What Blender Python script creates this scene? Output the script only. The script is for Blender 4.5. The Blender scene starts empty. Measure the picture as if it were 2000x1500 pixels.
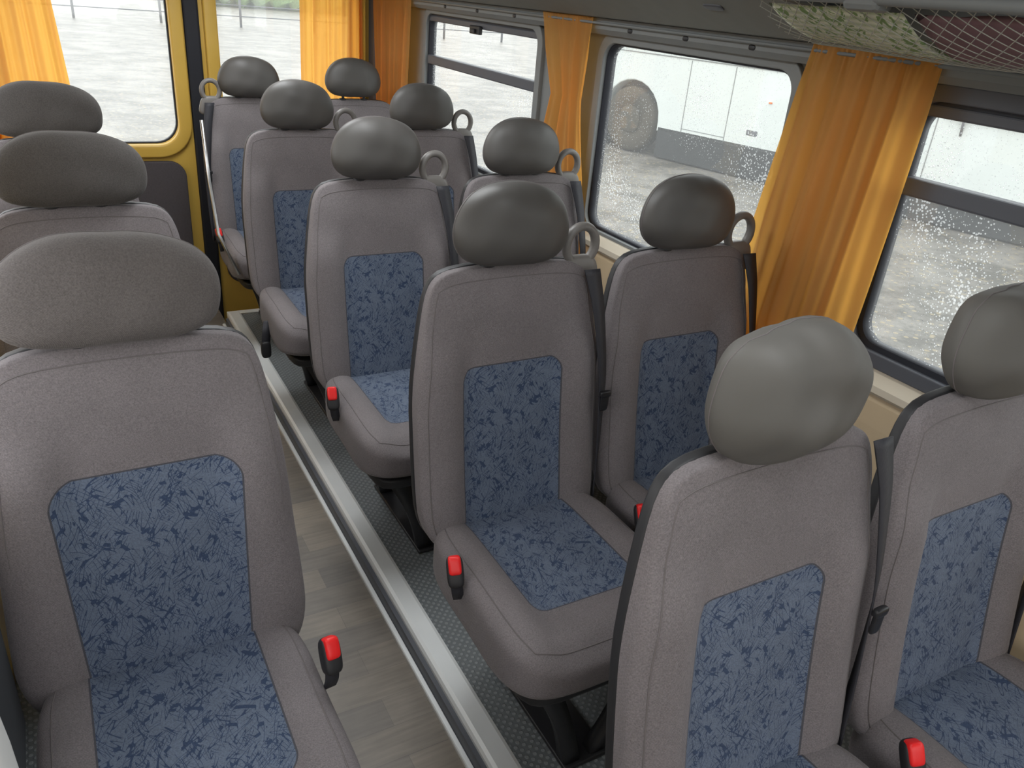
import bpy, bmesh, math, random
from mathutils import Vector, Matrix
random.seed(7)
S = bpy.context.scene
COL = S.collection
try:
    S.view_settings.view_transform = 'Standard'
except Exception:
    pass
CZ = 1.52   # camera height above aisle floor

# ------------------------------------------------------------ materials
def new_mat(name):
    m = bpy.data.materials.new(name); m.use_nodes = True
    nt = m.node_tree; nt.nodes.clear()
    out = nt.nodes.new('ShaderNodeOutputMaterial')
    return m, nt, out
def N(nt, t, **kw):
    n = nt.nodes.new(t)
    for k, v in kw.items():
        setattr(n, k, v)
    return n
def L(nt, a, b): nt.links.new(a, b)
def math_n(nt, op, a, b=None, c=None):
    n = nt.nodes.new('ShaderNodeMath'); n.operation = op
    for i, v in enumerate((a, b, c)):
        if v is None: continue
        if isinstance(v, (int, float)): n.inputs[i].default_value = v
        else: nt.links.new(v, n.inputs[i])
    return n.outputs[0]
def mixc(nt, f, a, b):
    n = nt.nodes.new('ShaderNodeMix'); n.data_type = 'RGBA'
    if isinstance(f, (int, float)): n.inputs[0].default_value = f
    else: nt.links.new(f, n.inputs[0])
    for i, v in ((6, a), (7, b)):
        if isinstance(v, tuple): n.inputs[i].default_value = (*v, 1) if len(v) == 3 else v
        else: nt.links.new(v, n.inputs[i])
    return n.outputs[2]
def simple(name, col, rough=0.6, metal=0.0, noise=0.12, nscale=40, bump=0.0, spec=0.4, coord='Object'):
    m, nt, out = new_mat(name)
    p = N(nt, 'ShaderNodeBsdfPrincipled')
    p.inputs['Roughness'].default_value = rough; p.inputs['Metallic'].default_value = metal
    p.inputs['Specular IOR Level'].default_value = spec
    tc = N(nt, 'ShaderNodeTexCoord')
    no = N(nt, 'ShaderNodeTexNoise'); no.inputs['Scale'].default_value = nscale; no.inputs['Detail'].default_value = 3
    L(nt, tc.outputs[coord], no.inputs['Vector'])
    c0 = tuple(c * (1 - noise) for c in col); c1 = tuple(min(1, c * (1 + noise)) for c in col)
    L(nt, mixc(nt, no.outputs['Fac'], c0, c1), p.inputs['Base Color'])
    if bump:
        b = N(nt, 'ShaderNodeBump'); b.inputs['Strength'].default_value = bump; b.inputs['Distance'].default_value = 0.002
        L(nt, no.outputs['Fac'], b.inputs['Height']); L(nt, b.outputs[0], p.inputs['Normal'])
    L(nt, p.outputs[0], out.inputs[0])
    return m

GRAY = (0.170, 0.153, 0.157)
def fabric(name, base=GRAY, insert=None, spec=0.2):
    """woven fabric; insert=(cx,cy,bx,by,r,taper) blue panel region in uv metres"""
    m, nt, out = new_mat(name)
    p = N(nt, 'ShaderNodeBsdfPrincipled'); p.inputs['Roughness'].default_value = 0.8
    p.inputs['Specular IOR Level'].default_value = spec
    p.inputs['Sheen Weight'].default_value = 0.10; p.inputs['Sheen Roughness'].default_value = 0.4
    tc = N(nt, 'ShaderNodeTexCoord')
    w = N(nt, 'ShaderNodeTexWave'); w.inputs['Scale'].default_value = 260; w.inputs['Distortion'].default_value = 1.5
    w.bands_direction = 'DIAGONAL'; w.inputs['Detail Scale'].default_value = 3
    L(nt, tc.outputs['Object'], w.inputs['Vector'])
    n1 = N(nt, 'ShaderNodeTexNoise'); n1.inputs['Scale'].default_value = 9; n1.inputs['Detail'].default_value = 4
    L(nt, tc.outputs['Object'], n1.inputs['Vector'])
    n2 = N(nt, 'ShaderNodeTexNoise'); n2.inputs['Scale'].default_value = 420; n2.inputs['Detail'].default_value = 1
    L(nt, tc.outputs['Object'], n2.inputs['Vector'])
    c = mixc(nt, w.outputs['Fac'], tuple(x * 0.86 for x in base), tuple(x * 1.12 for x in base))
    k = math_n(nt, 'MULTIPLY_ADD', n1.outputs['Fac'], 0.3, 0.85)
    k2 = math_n(nt, 'MULTIPLY_ADD', n2.outputs['Fac'], 0.8, 0.60)
    kk = math_n(nt, 'MULTIPLY', k, k2)
    mul = N(nt, 'ShaderNodeVectorMath', operation='SCALE'); L(nt, c, mul.inputs[0]); L(nt, kk, mul.inputs['Scale'])
    col = mul.outputs[0]
    height = math_n(nt, 'MULTIPLY', w.outputs['Fac'], 0.3)
    if insert:
        cx, cy, bx, by, r, tp = insert
        sx = N(nt, 'ShaderNodeSeparateXYZ'); L(nt, tc.outputs['UV'], sx.inputs[0])
        ww = math_n(nt, 'MULTIPLY_ADD', math_n(nt, 'SUBTRACT', sx.outputs[1], 0.6), tp, bx - r)
        ax = math_n(nt, 'SUBTRACT', math_n(nt, 'ABSOLUTE', math_n(nt, 'SUBTRACT', sx.outputs[0], cx)), ww)
        ay = math_n(nt, 'SUBTRACT', math_n(nt, 'ABSOLUTE', math_n(nt, 'SUBTRACT', sx.outputs[1], cy)), by - r)
        mx = math_n(nt, 'MAXIMUM', ax, 0.0); my = math_n(nt, 'MAXIMUM', ay, 0.0)
        d = math_n(nt, 'SUBTRACT', math_n(nt, 'SQRT', math_n(nt, 'ADD', math_n(nt, 'MULTIPLY', mx, mx), math_n(nt, 'MULTIPLY', my, my))), r)
        mask = math_n(nt, 'LESS_THAN', d, 0.0)
        seam = math_n(nt, 'LESS_THAN', math_n(nt, 'ABSOLUTE', d), 0.0014)
        def strokes(ang, sc, stretch, thr, seed, dist, lo):
            mp = N(nt, 'ShaderNodeMapping'); mp.inputs['Rotation'].default_value = (0, 0, ang)
            mp.inputs['Location'].default_value = (seed, seed * 0.7, 0)
            L(nt, tc.outputs['UV'], mp.inputs[0])
            # gentle bend of the strokes
            wn = N(nt, 'ShaderNodeTexNoise'); wn.inputs['Scale'].default_value = 22; wn.inputs['Detail'].default_value = 0
            L(nt, mp.outputs[0], wn.inputs['Vector'])
            of = N(nt, 'ShaderNodeVectorMath', operation='MULTIPLY_ADD'); L(nt, wn.outputs['Color'], of.inputs[0])
            of.inputs[1].default_value = (dist, dist, 0); L(nt, mp.outputs[0], of.inputs[2])
            mp2 = N(nt, 'ShaderNodeMapping'); mp2.inputs['Scale'].default_value = (sc, sc / stretch, 1)
            L(nt, of.outputs[0], mp2.inputs[0])
            no = N(nt, 'ShaderNodeTexNoise'); no.inputs['Scale'].default_value = 1; no.inputs['Detail'].default_value = 0.0
            L(nt, mp2.outputs[0], no.inputs['Vector'])
            a = math_n(nt, 'ABSOLUTE', math_n(nt, 'SUBTRACT', no.outputs['Fac'], 0.5))
            sel = N(nt, 'ShaderNodeTexNoise'); sel.inputs['Scale'].default_value = 30; sel.inputs['Detail'].default_value = 0
            L(nt, mp.outputs[0], sel.inputs['Vector'])
            return math_n(nt, 'MULTIPLY', math_n(nt, 'LESS_THAN', a, thr), math_n(nt, 'GREATER_THAN', sel.outputs['Fac'], lo))
        st = strokes(0.95, 130, 9, 0.023, 3.1, 0.012, 0.46)
        for args in ((0.40, 130, 9, 0.023, 8.7, 0.012, 0.45), (-0.25, 135, 9, 0.022, 15.2, 0.012, 0.47), (-0.80, 130, 9, 0.020, 21.9, 0.012, 0.51)):
            st = math_n(nt, 'MAXIMUM', st, strokes(*args))
        st2 = math_n(nt, 'MULTIPLY', st, 0.80)
        ic = mixc(nt, st2, (0.118, 0.146, 0.200), (0.018, 0.036, 0.085))
        mul2 = N(nt, 'ShaderNodeVectorMath', operation='SCALE'); L(nt, ic, mul2.inputs[0]); L(nt, kk, mul2.inputs['Scale'])
        col = mixc(nt, mask, col, mul2.outputs[0])
        col = mixc(nt, seam, col, (0.07, 0.07, 0.08))
        height = math_n(nt, 'SUBTRACT', height, math_n(nt, 'MULTIPLY', math_n(nt, 'MULTIPLY', mask, st), 1.2))
        height = math_n(nt, 'SUBTRACT', height, math_n(nt, 'MULTIPLY', seam, 3.0))
    L(nt, col, p.inputs['Base Color'])
    b = N(nt, 'ShaderNodeBump'); b.inputs['Strength'].default_value = 0.5; b.inputs['Distance'].default_value = 0.0012
    L(nt, height, b.inputs['Height']); L(nt, b.outputs[0], p.inputs['Normal'])
    L(nt, p.outputs[0], out.inputs[0])
    return m

M_back = fabric('fabric_backrest', insert=(0, 0.40, 0.122, 0.350, 0.032, 0.0))
M_backL = fabric('fabric_backrest_wide', insert=(0, 0.40, 0.139, 0.350, 0.038, 0.04))
M_cush = fabric('fabric_cushion', insert=(0, 0.14, 0.126, 0.255, 0.028, 0.0))
M_cushL = fabric('fabric_cushion_wide', insert=(0, 0.14, 0.134, 0.26, 0.032, 0.0))
M_fab = fabric('fabric_headrest', base=(0.118, 0.106, 0.102))
M_fabD = fabric('fabric_headrest_dark', base=(0.072, 0.066, 0.062))
M_pipe = simple('piping', (0.135, 0.121, 0.120), 0.8)
M_leather = simple('grey_vinyl', (0.118, 0.112, 0.103), 0.52, noise=0.12, nscale=14, bump=0.08, spec=0.4)
M_leatherB = simple('soft_grey_vinyl', (0.105, 0.100, 0.091), 0.58, noise=0.12, nscale=14, bump=0.08, spec=0.35)
M_leather2 = simple('dark_vinyl', (0.070, 0.066, 0.062), 0.5, noise=0.1, nscale=12, bump=0.05, spec=0.4)
M_black = simple('black_plastic', (0.020, 0.020, 0.022), 0.5, nscale=80)
M_blackm = simple('black_metal', (0.018, 0.018, 0.020), 0.35, nscale=60)
M_strap = simple('belt_webbing', (0.028, 0.028, 0.034), 0.6, nscale=300, bump=0.3)
M_ring = simple('handle_plastic', (0.155, 0.145, 0.136), 0.4)
M_red = simple('red_button', (0.80, 0.02, 0.02), 0.35, noise=0.05)
M_steel = simple('steel', (0.55, 0.55, 0.55), 0.3, metal=1.0)
M_alu = simple('aluminium_trim', (0.74, 0.76, 0.76), 0.42, metal=0.2, noise=0.06, nscale=12)
M_yellow = simple('yellow_paint', (0.70, 0.46, 0.09), 0.35, noise=0.08, nscale=6, spec=0.5)
M_grayplas = simple('grey_trim', (0.19, 0.20, 0.20), 0.55, noise=0.08, nscale=10)
M_dgray = simple('dark_grey_trim', (0.085, 0.09, 0.105), 0.5, noise=0.08, nscale=10)
M_panel = simple('door_card', (0.080, 0.073, 0.082), 0.85, noise=0.2, nscale=150, bump=0.3)
M_cream = simple('cream_trim', (0.58, 0.45, 0.29), 0.5, noise=0.06, nscale=8)
M_sill = simple('sill_trim', (0.62, 0.55, 0.44), 0.45, noise=0.05, nscale=8)
M_white = simple('white_plastic', (0.62, 0.63, 0.62), 0.45, noise=0.04, nscale=10)
M_rubber = simple('rubber_seal', (0.018, 0.020, 0.028), 0.6)
M_head = simple('ceiling_lining', (0.20, 0.205, 0.19), 0.75, noise=0.08, nscale=20)
M_ceil = simple('ceiling_cloth', (0.50, 0.50, 0.48), 0.8, noise=0.05, nscale=20)
M_bus = simple('white_bus_paint', (0.58, 0.61, 0.59), 0.4, noise=0.06, nscale=1.2)
M_busd = simple('bus_skirt_shade', (0.014, 0.016, 0.018), 0.6, noise=0.3, nscale=3)
M_tyre = simple('tyre_rubber', (0.050, 0.040, 0.026), 0.8, noise=0.3, nscale=5)
M_hub = simple('wheel_hub', (0.055, 0.045, 0.030), 0.7, noise=0.3, nscale=8)

def wood_floor():
    m, nt, out = new_mat('vinyl_planks')
    p = N(nt, 'ShaderNodeBsdfPrincipled'); p.inputs['Roughness'].default_value = 0.42
    tc = N(nt, 'ShaderNodeTexCoord')
    br = N(nt, 'ShaderNodeTexBrick'); br.offset = 0.37
    br.inputs['Scale'].default_value = 1; br.inputs['Brick Width'].default_value = 0.30; br.inputs['Row Height'].default_value = 0.085
    br.inputs['Mortar Size'].default_value = 0.0006; br.inputs['Bias'].default_value = 0.0
    br.inputs['Color1'].default_value = (0.185, 0.155, 0.120, 1); br.inputs['Color2'].default_value = (0.112, 0.098, 0.084, 1)
    br.inputs['Mortar'].default_value = (0.10, 0.087, 0.074, 1)
    L(nt, tc.outputs['Object'], br.inputs['Vector'])
    mp = N(nt, 'ShaderNodeMapping'); mp.inputs['Scale'].default_value = (5, 60, 1); L(nt, tc.outputs['Object'], mp.inputs[0])
    no = N(nt, 'ShaderNodeTexNoise'); no.inputs['Scale'].default_value = 1.5; no.inputs['Detail'].default_value = 5
    L(nt, mp.outputs[0], no.inputs['Vector'])
    n3 = N(nt, 'ShaderNodeTexNoise'); n3.inputs['Scale'].default_value = 5; n3.inputs['Detail'].default_value = 5
    L(nt, tc.outputs['Object'], n3.inputs['Vector'])
    k = math_n(nt, 'MULTIPLY', math_n(nt, 'MULTIPLY_ADD', no.outputs['Fac'], 0.8, 0.6), math_n(nt, 'MULTIPLY_ADD', n3.outputs['Fac'], 1.2, 0.4))
    mul = N(nt, 'ShaderNodeVectorMath', operation='SCALE'); L(nt, br.outputs['Color'], mul.inputs[0]); L(nt, k, mul.inputs['Scale'])
    L(nt, mul.outputs[0], p.inputs['Base Color'])
    L(nt, p.outputs[0], out.inputs[0]); return m
M_wood = wood_floor()
def mat_rubber_mat():
    m, nt, out = new_mat('studded_rubber')
    p = N(nt, 'ShaderNodeBsdfPrincipled'); p.inputs['Roughness'].default_value = 0.42
    tc = N(nt, 'ShaderNodeTexCoord')
    mp = N(nt, 'ShaderNodeMapping'); mp.inputs['Scale'].default_value = (70, 70, 0.001); mp.inputs['Rotation'].default_value = (0, 0, 0.785)
    L(nt, tc.outputs['Object'], mp.inputs[0])
    fr = N(nt, 'ShaderNodeVectorMath', operation='FRACTION'); L(nt, mp.outputs[0], fr.inputs[0])
    sb = N(nt, 'ShaderNodeVectorMath', operation='SUBTRACT'); L(nt, fr.outputs[0], sb.inputs[0]); sb.inputs[1].default_value = (0.5, 0.5, 0)
    sx = N(nt, 'ShaderNodeSeparateXYZ'); L(nt, sb.outputs[0], sx.inputs[0])
    d = math_n(nt, 'SQRT', math_n(nt, 'ADD', math_n(nt, 'MULTIPLY', sx.outputs[0], sx.outputs[0]), math_n(nt, 'MULTIPLY', sx.outputs[1], sx.outputs[1])))
    h = math_n(nt, 'MINIMUM', math_n(nt, 'MAXIMUM', math_n(nt, 'MULTIPLY_ADD', d, -8.0, 3.0), 0.0), 1.0)
    L(nt, mixc(nt, h, (0.12, 0.132, 0.138), (0.20, 0.215, 0.22)), p.inputs['Base Color'])
    b = N(nt, 'ShaderNodeBump'); b.inputs['Strength'].default_value = 0.6; b.inputs['Distance'].default_value = 0.0018
    L(nt, h, b.inputs['Height']); L(nt, b.outputs[0], p.inputs['Normal'])
    L(nt, p.outputs[0], out.inputs[0]); return m
M_mat = mat_rubber_mat()
def mat_curtain():
    m, nt, out = new_mat('orange_curtain')
    tc = N(nt, 'ShaderNodeTexCoord')
    no = N(nt, 'ShaderNodeTexNoise'); no.inputs['Scale'].default_value = 5; no.inputs['Detail'].default_value = 3
    L(nt, tc.outputs['Object'], no.inputs['Vector'])
    w = N(nt, 'ShaderNodeTexNoise'); w.inputs['Scale'].default_value = 500
    L(nt, tc.outputs['Object'], w.inputs['Vector'])
    c = mixc(nt, no.outputs['Fac'], (0.95, 0.42, 0.13), (0.98, 0.58, 0.24))
    d = N(nt, 'ShaderNodeBsdfDiffuse'); t = N(nt, 'ShaderNodeBsdfTranslucent')
    L(nt, c, d.inputs[0]); t.inputs[0].default_value = (1.0, 0.52, 0.09, 1)
    b = N(nt, 'ShaderNodeBump'); b.inputs['Strength'].default_value = 0.2; b.inputs['Distance'].default_value = 0.001
    L(nt, w.outputs['Fac'], b.inputs['Height']); L(nt, b.outputs[0], d.inputs['Normal'])
    mx = N(nt, 'ShaderNodeMixShader'); mx.inputs[0].default_value = 0.68
    L(nt, d.outputs[0], mx.inputs[1]); L(nt, t.outputs[0], mx.inputs[2])
    # open weave lets a little daylight straight through
    tr = N(nt, 'ShaderNodeBsdfTransparent'); tr.inputs[0].default_value = (1.0, 0.66, 0.22, 1)
    m2 = N(nt, 'ShaderNodeMixShader'); m2.inputs[0].default_value = 0.20
    L(nt, mx.outputs[0], m2.inputs[1]); L(nt, tr.outputs[0], m2.inputs[2]); L(nt, m2.outputs[0], out.inputs[0]); return m
M_cur = mat_curtain()
def mat_glass(name, rain):
    m, nt, out = new_mat(name)
    tc = N(nt, 'ShaderNodeTexCoord')
    tr = N(nt, 'ShaderNodeBsdfTransparent'); tr.inputs[0].default_value = (0.92, 0.94, 0.93, 1)
    gl = N(nt, 'ShaderNodeBsdfGlossy'); gl.inputs['Roughness'].default_value = 0.03
    m1 = N(nt, 'ShaderNodeMixShader'); m1.inputs[0].default_value = 0.04
    L(nt, tr.outputs[0], m1.inputs[1]); L(nt, gl.outputs[0], m1.inputs[2])
    vo = N(nt, 'ShaderNodeTexVoronoi'); vo.inputs['Scale'].default_value = 130; L(nt, tc.outputs['Object'], vo.inputs['Vector'])
    n = N(nt, 'ShaderNodeTexNoise'); n.inputs['Scale'].default_value = 5; n.inputs['Detail'].default_value = 4; L(nt, tc.outputs['Object'], n.inputs['Vector'])
    thr = math_n(nt, 'MULTIPLY_ADD', n.outputs['Fac'], 1.0, -0.26 if rain else -1.0)
    drop = math_n(nt, 'LESS_THAN', vo.outputs['Distance'], thr)
    dark = math_n(nt, 'GREATER_THAN', vo.outputs['Distance'], math_n(nt, 'SUBTRACT', thr, 0.06))
    rim = math_n(nt, 'MULTIPLY', drop, dark)
    tl = N(nt, 'ShaderNodeBsdfTranslucent'); L(nt, mixc(nt, rim, (0.85, 0.87, 0.87), (0.22, 0.23, 0.23)), tl.inputs[0])
    f = math_n(nt, 'MULTIPLY_ADD', drop, 0.34, 0.06 if rain else 0.10)
    m2 = N(nt, 'ShaderNodeMixShader'); L(nt, f, m2.inputs[0]); L(nt, m1.outputs[0], m2.inputs[1]); L(nt, tl.outputs[0], m2.inputs[2])
    L(nt, m2.outputs[0], out.inputs[0]); return m
M_glass = mat_glass('rain_spotted_glass', True)
M_glassr = mat_glass('misty_glass', False)
def mat_ground():
    m, nt, out = new_mat('wet_gravel')
    p = N(nt, 'ShaderNodeBsdfPrincipled'); p.inputs['Roughness'].default_value = 0.45
    tc = N(nt, 'ShaderNodeTexCoord')
    a = N(nt, 'ShaderNodeTexNoise'); a.inputs['Scale'].default_value = 1.1; a.inputs['Detail'].default_value = 10; a.inputs['Roughness'].default_value = 0.8
    L(nt, tc.outputs['Object'], a.inputs['Vector'])
    v = N(nt, 'ShaderNodeTexVoronoi'); v.inputs['Scale'].default_value = 12; L(nt, tc.outputs['Object'], v.inputs['Vector'])
    leaf = math_n(nt, 'LESS_THAN', v.outputs['Distance'], 0.25)
    rp = N(nt, 'ShaderNodeValToRGB'); rp.color_ramp.elements[0].position = 0.42; rp.color_ramp.elements[1].position = 0.58
    rp.color_ramp.elements[0].color = (0.070, 0.061, 0.050, 1); rp.color_ramp.elements[1].color = (0.205, 0.187, 0.165, 1)
    L(nt, a.outputs['Fac'], rp.inputs[0])
    c = mixc(nt, math_n(nt, 'MULTIPLY', leaf, 0.6), rp.outputs[0], (0.34, 0.27, 0.15))
    L(nt, c, p.inputs['Base Color']); L(nt, p.outputs[0], out.inputs[0]); return m
M_ground = mat_ground()
def mat_pattern():
    m, nt, out = new_mat('green_leaf_print')
    p = N(nt, 'ShaderNodeBsdfPrincipled'); p.inputs['Roughness'].default_value = 0.8
    tc = N(nt, 'ShaderNodeTexCoord')
    n = N(nt, 'ShaderNodeTexNoise'); n.inputs['Scale'].default_value = 28; n.inputs['Detail'].default_value = 3; n.inputs['Distortion'].default_value = 2
    L(nt, tc.outputs['Object'], n.inputs['Vector'])
    g = math_n(nt, 'GREATER_THAN', n.outputs['Fac'], 0.56)
    w = N(nt, 'ShaderNodeTexWave'); w.inputs['Scale'].default_value = 20; L(nt, tc.outputs['Object'], w.inputs['Vector'])
    c0 = mixc(nt, w.outputs['Fac'], (0.85, 0.86, 0.72), (0.58, 0.64, 0.44))
    L(nt, mixc(nt, g, c0, (0.26, 0.38, 0.16)), p.inputs['Base Color']); L(nt, p.outputs[0], out.inputs[0]); return m
M_print = mat_pattern()
M_maroon = simple('maroon_cloth', (0.24, 0.14, 0.16), 0.8, noise=0.3, nscale=20)
M_net = simple('net_cord', (0.38, 0.38, 0.34), 0.6)
M_green = simple('foliage', (0.20, 0.30, 0.12), 0.8, noise=0.5, nscale=12)
M_lens = simple('orange_lens', (0.8, 0.2, 0.04), 0.3)
M_dwin = simple('dark_window', (0.10, 0.11, 0.12), 0.1)

# ------------------------------------------------------------ mesh helpers
def add_obj(name, me, mat=None, parent=None, smooth=True, loc=None, **props):
    ob = bpy.data.objects.new(name, me); COL.objects.link(ob)
    if mat:
        me.materials.clear(); me.materials.append(mat)
    if smooth and hasattr(me, 'polygons'):
        for p in me.polygons: p.use_smooth = True
    if parent: ob.parent = parent
    if loc: ob.location = loc
    for k, v in props.items(): ob[k] = v
    return ob
def empty(name, loc=(0, 0, 0), **props):
    ob = bpy.data.objects.new(name, None); ob.empty_display_size = 0.1; ob.location = loc
    COL.objects.link(ob)
    for k, v in props.items(): ob[k] = v
    return ob
def fix_normals(me):
    bm = bmesh.new(); bm.from_mesh(me); bmesh.ops.recalc_face_normals(bm, faces=bm.faces); bm.to_mesh(me); bm.free()
def superbox(name, n, f, K=18, uvface=None, uvf=None):
    verts = []; idx = {}; faces = []; ftag = []
    def vid(p):
        k = tuple(round(c, 5) for c in p)
        if k not in idx:
            r = sum(abs(c) ** n for c in p) ** (-1.0 / n)
            q = [c * r for c in p]
            idx[k] = len(verts); verts.append(Vector(f(*q)))
        return idx[k]
    for ax in range(3):
        for sg in (-1, 1):
            for i in range(K):
                for j in range(K):
                    quad = []
                    for (a, b) in ((i, j), (i + 1, j), (i + 1, j + 1), (i, j + 1)):
                        u = math.sin((a / K * 2 - 1) * math.pi / 2 * 0.8) / math.sin(math.pi / 2 * 0.8)
                        v = math.sin((b / K * 2 - 1) * math.pi / 2 * 0.8) / math.sin(math.pi / 2 * 0.8)
                        p = [0, 0, 0]; p[ax] = sg; p[(ax + 1) % 3] = u; p[(ax + 2) % 3] = v
                        quad.append(vid(p))
                    if sg < 0: quad.reverse()
                    faces.append(quad); ftag.append((ax, sg))
    me = bpy.data.meshes.new(name); me.from_pydata([tuple(v) for v in verts], [], faces)
    if uvface:
        uv = me.uv_layers.new(name='UVMap')
        for p, tg in zip(me.polygons, ftag):
            for li in p.loop_indices:
                co = me.vertices[me.loops[li].vertex_index].co
                uv.data[li].uv = uvf(co) if tg == uvface else (5.0, 5.0)
    fix_normals(me)
    return me
def unit(p, n):
    r = sum(abs(c) ** n for c in p) ** (-1.0 / n)
    return [c * r for c in p]
def box(name, x0, x1, y0, y1, z0, z1, bev=0.004, seg=2):
    bm = bmesh.new(); bmesh.ops.create_cube(bm, size=1)
    for v in bm.verts:
        v.co = Vector(((x0 + x1) / 2 + v.co.x * (x1 - x0), (y0 + y1) / 2 + v.co.y * (y1 - y0), (z0 + z1) / 2 + v.co.z * (z1 - z0)))
    if bev: bmesh.ops.bevel(bm, geom=list(bm.edges), offset=bev, segments=seg, profile=0.5, affect='EDGES')
    me = bpy.data.meshes.new(name); bm.to_mesh(me); bm.free(); return me
def tube(name, pts, r, seg=8, closed=False):
    pts = [Vector(p) for p in pts]; verts = []; faces = []; n = len(pts)
    up0 = Vector((0.13, 0.21, 0.97)).normalized()
    prev = None
    for i, p in enumerate(pts):
        a = pts[(i - 1) % n] if (closed or i > 0) else p
        b = pts[(i + 1) % n] if (closed or i < n - 1) else p
        t = (b - a).normalized()
        if prev is None:
            s = t.cross(up0)
            if s.length < 1e-3: s = t.cross(Vector((1, 0, 0)))
            s.normalize()
        else:
            s = prev - t * prev.dot(t); s.normalize()
        prev = s; w = t.cross(s)
        for k in range(seg):
            an = 2 * math.pi * k / seg
            verts.append(p + s * math.cos(an) * r + w * math.sin(an) * r)
    m = n if closed else n - 1
    for i in range(m):
        for k in range(seg):
            a = i * seg + k; b = i * seg + (k + 1) % seg
            c = ((i + 1) % n) * seg + (k + 1) % seg; d = ((i + 1) % n) * seg + k
            faces.append((a, b, c, d))
    if not closed:
        faces.append(tuple(range(seg))[::-1]); faces.append(tuple((n - 1) * seg + k for k in range(seg)))
    me = bpy.data.meshes.new(name); me.from_pydata([tuple(v) for v in verts], [], faces); fix_normals(me); return me
def join(name, mes):
    bm = bmesh.new()
    for me in mes: bm.from_mesh(me)
    out = bpy.data.meshes.new(name); bm.to_mesh(out); bm.free(); return out
def rrect(x0, y0, x1, y1, r, seg=8):
    pts = []
    for cx, cy, a0 in ((x1 - r, y1 - r, 0), (x0 + r, y1 - r, 90), (x0 + r, y0 + r, 180), (x1 - r, y0 + r, 270)):
        for i in range(seg + 1):
            a = math.radians(a0 + 90 * i / seg); pts.append((cx + r * math.cos(a), cy + r * math.sin(a)))
    return pts
def panel(name, outer, holes, th, to3d, bevel=0.0):
    cu = bpy.data.curves.new(name, 'CURVE'); cu.dimensions = '2D'; cu.fill_mode = 'BOTH'; cu.extrude = th / 2
    if bevel: cu.bevel_depth = bevel; cu.bevel_resolution = 3
    for loop in [outer] + holes:
        sp = cu.splines.new('POLY'); sp.points.add(len(loop) - 1); sp.use_cyclic_u = True
        for i, p in enumerate(loop): sp.points[i].co = (p[0], p[1], 0, 1)
    ob = bpy.data.objects.new('tmp', cu); COL.objects.link(ob)
    dg = bpy.context.evaluated_depsgraph_get(); dg.update()
    me = bpy.data.meshes.new_from_object(ob.evaluated_get(dg))
    bpy.data.objects.remove(ob); bpy.data.curves.remove(cu)
    for v in me.vertices: v.co = Vector(to3d(*v.co))
    bm = bmesh.new(); bm.from_mesh(me)
    bmesh.ops.remove_doubles(bm, verts=bm.verts, dist=1e-5)
    bmesh.ops.recalc_face_normals(bm, faces=bm.faces); bm.to_mesh(me); bm.free()
    me.name = name
    return me
def sm(a, b, x):
    t = max(0, min(1, (x - a) / (b - a))); return t * t * (3 - 2 * t)
def lerp(a, b, t): return a + (b - a) * t

# ------------------------------------------------------------ seat meshes (origin at base, faces -Y)
NB = 8.5
def spine(z): return 0.226 + (z - 0.41) * 0.135 + 0.012 * math.sin((z - 0.36) * 5.2)
def bw(z): return 0.224 - 0.027 * sm(0.0, 1.0, z) - 0.006 * sm(-0.7, -1.0, z)
def fback(x, y, z):
    zz = 0.655 + 0.306 * z
    X = x * bw(z)
    Y = spine(zz) + y * 0.026
    if y < 0:
        k = min(1, -y * 1.2)
        mid = 1 - sm(0.105, 0.145, abs(X))
        lowz = 1 - sm(0.74, 0.86, zz)
        Y += 0.006 * mid * k * lowz
        q = (abs(X) - 0.170) / 0.056
        Y -= 0.024 * k * max(0, 1 - q * q) * lowz
        Y += 0.008 * sm(0.86, 0.96, zz) * k
    zz -= 0.010 * (abs(x) ** 2) * max(0, z)
    return (X, Y, zz)
me_back = superbox('backrest', NB, fback, K=26, uvface=(1, -1), uvf=lambda c: (c.x, c.z))
me_backW = superbox('backrest', NB, lambda x, y, z: (lambda c: (c[0] * (1.0 + 0.06 * sm(0.2, -0.9, z)), c[1], c[2]))(fback(x, y, z)), K=26, uvface=(1, -1), uvf=lambda c: (c.x, c.z))
def pipe_path():
    pts = []
    for i in range(25): pts.append((-1, -1, -0.96 + 1.96 * i / 24))
    for i in range(1, 24): pts.append((-1 + 2 * i / 24, -1, 1))
    for i in range(25): pts.append((1, -1, 1 - 1.96 * i / 24))
    out = []
    for p in pts:
        q = unit(p, NB); c = Vector(fback(*q)); c.x *= 1.001; out.append(c)
    return out
me_bpipe = tube('backrest_piping', pipe_path(), 0.0012, 6)
def fshell(x, y, z):
    zz = 0.655 + 0.308 * z
    zz -= 0.010 * (abs(x) ** 2) * max(0, z)
    return (x * (bw(z) + 0.002), spine(zz) + 0.016 + y * 0.013, zz)
me_shell = superbox('back_shell', 8, fshell, K=14)
NC = 5.5
def fcush(x, y, z):
    Y = -0.008 + 0.245 * y
    w = 0.216 + 0.006 * sm(0.2, -0.8, y)
    X = x * w
    hz = 0.070
    zc = 0.345
    fr = sm(-0.3, -1.0, y)
    if z < 0: Z = zc + z * (hz - 0.030 * fr)
    else:
        Z = zc + z * hz
        k = min(1, z * 1.2)
        mid = 1 - sm(0.10, 0.15, abs(X))
        Z -= 0.014 * mid * k * (1 - sm(-0.45, -0.8, y))
        Z += 0.010 * k * sm(0.12, 0.17, abs(X))
        Z -= 0.018 * sm(-0.75, -1.0, y) * k
    return (X, Y, Z)
me_cush = superbox('cushion', NC, fcush, K=24, uvface=(2, 1), uvf=lambda c: (c.x, c.y))
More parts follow.
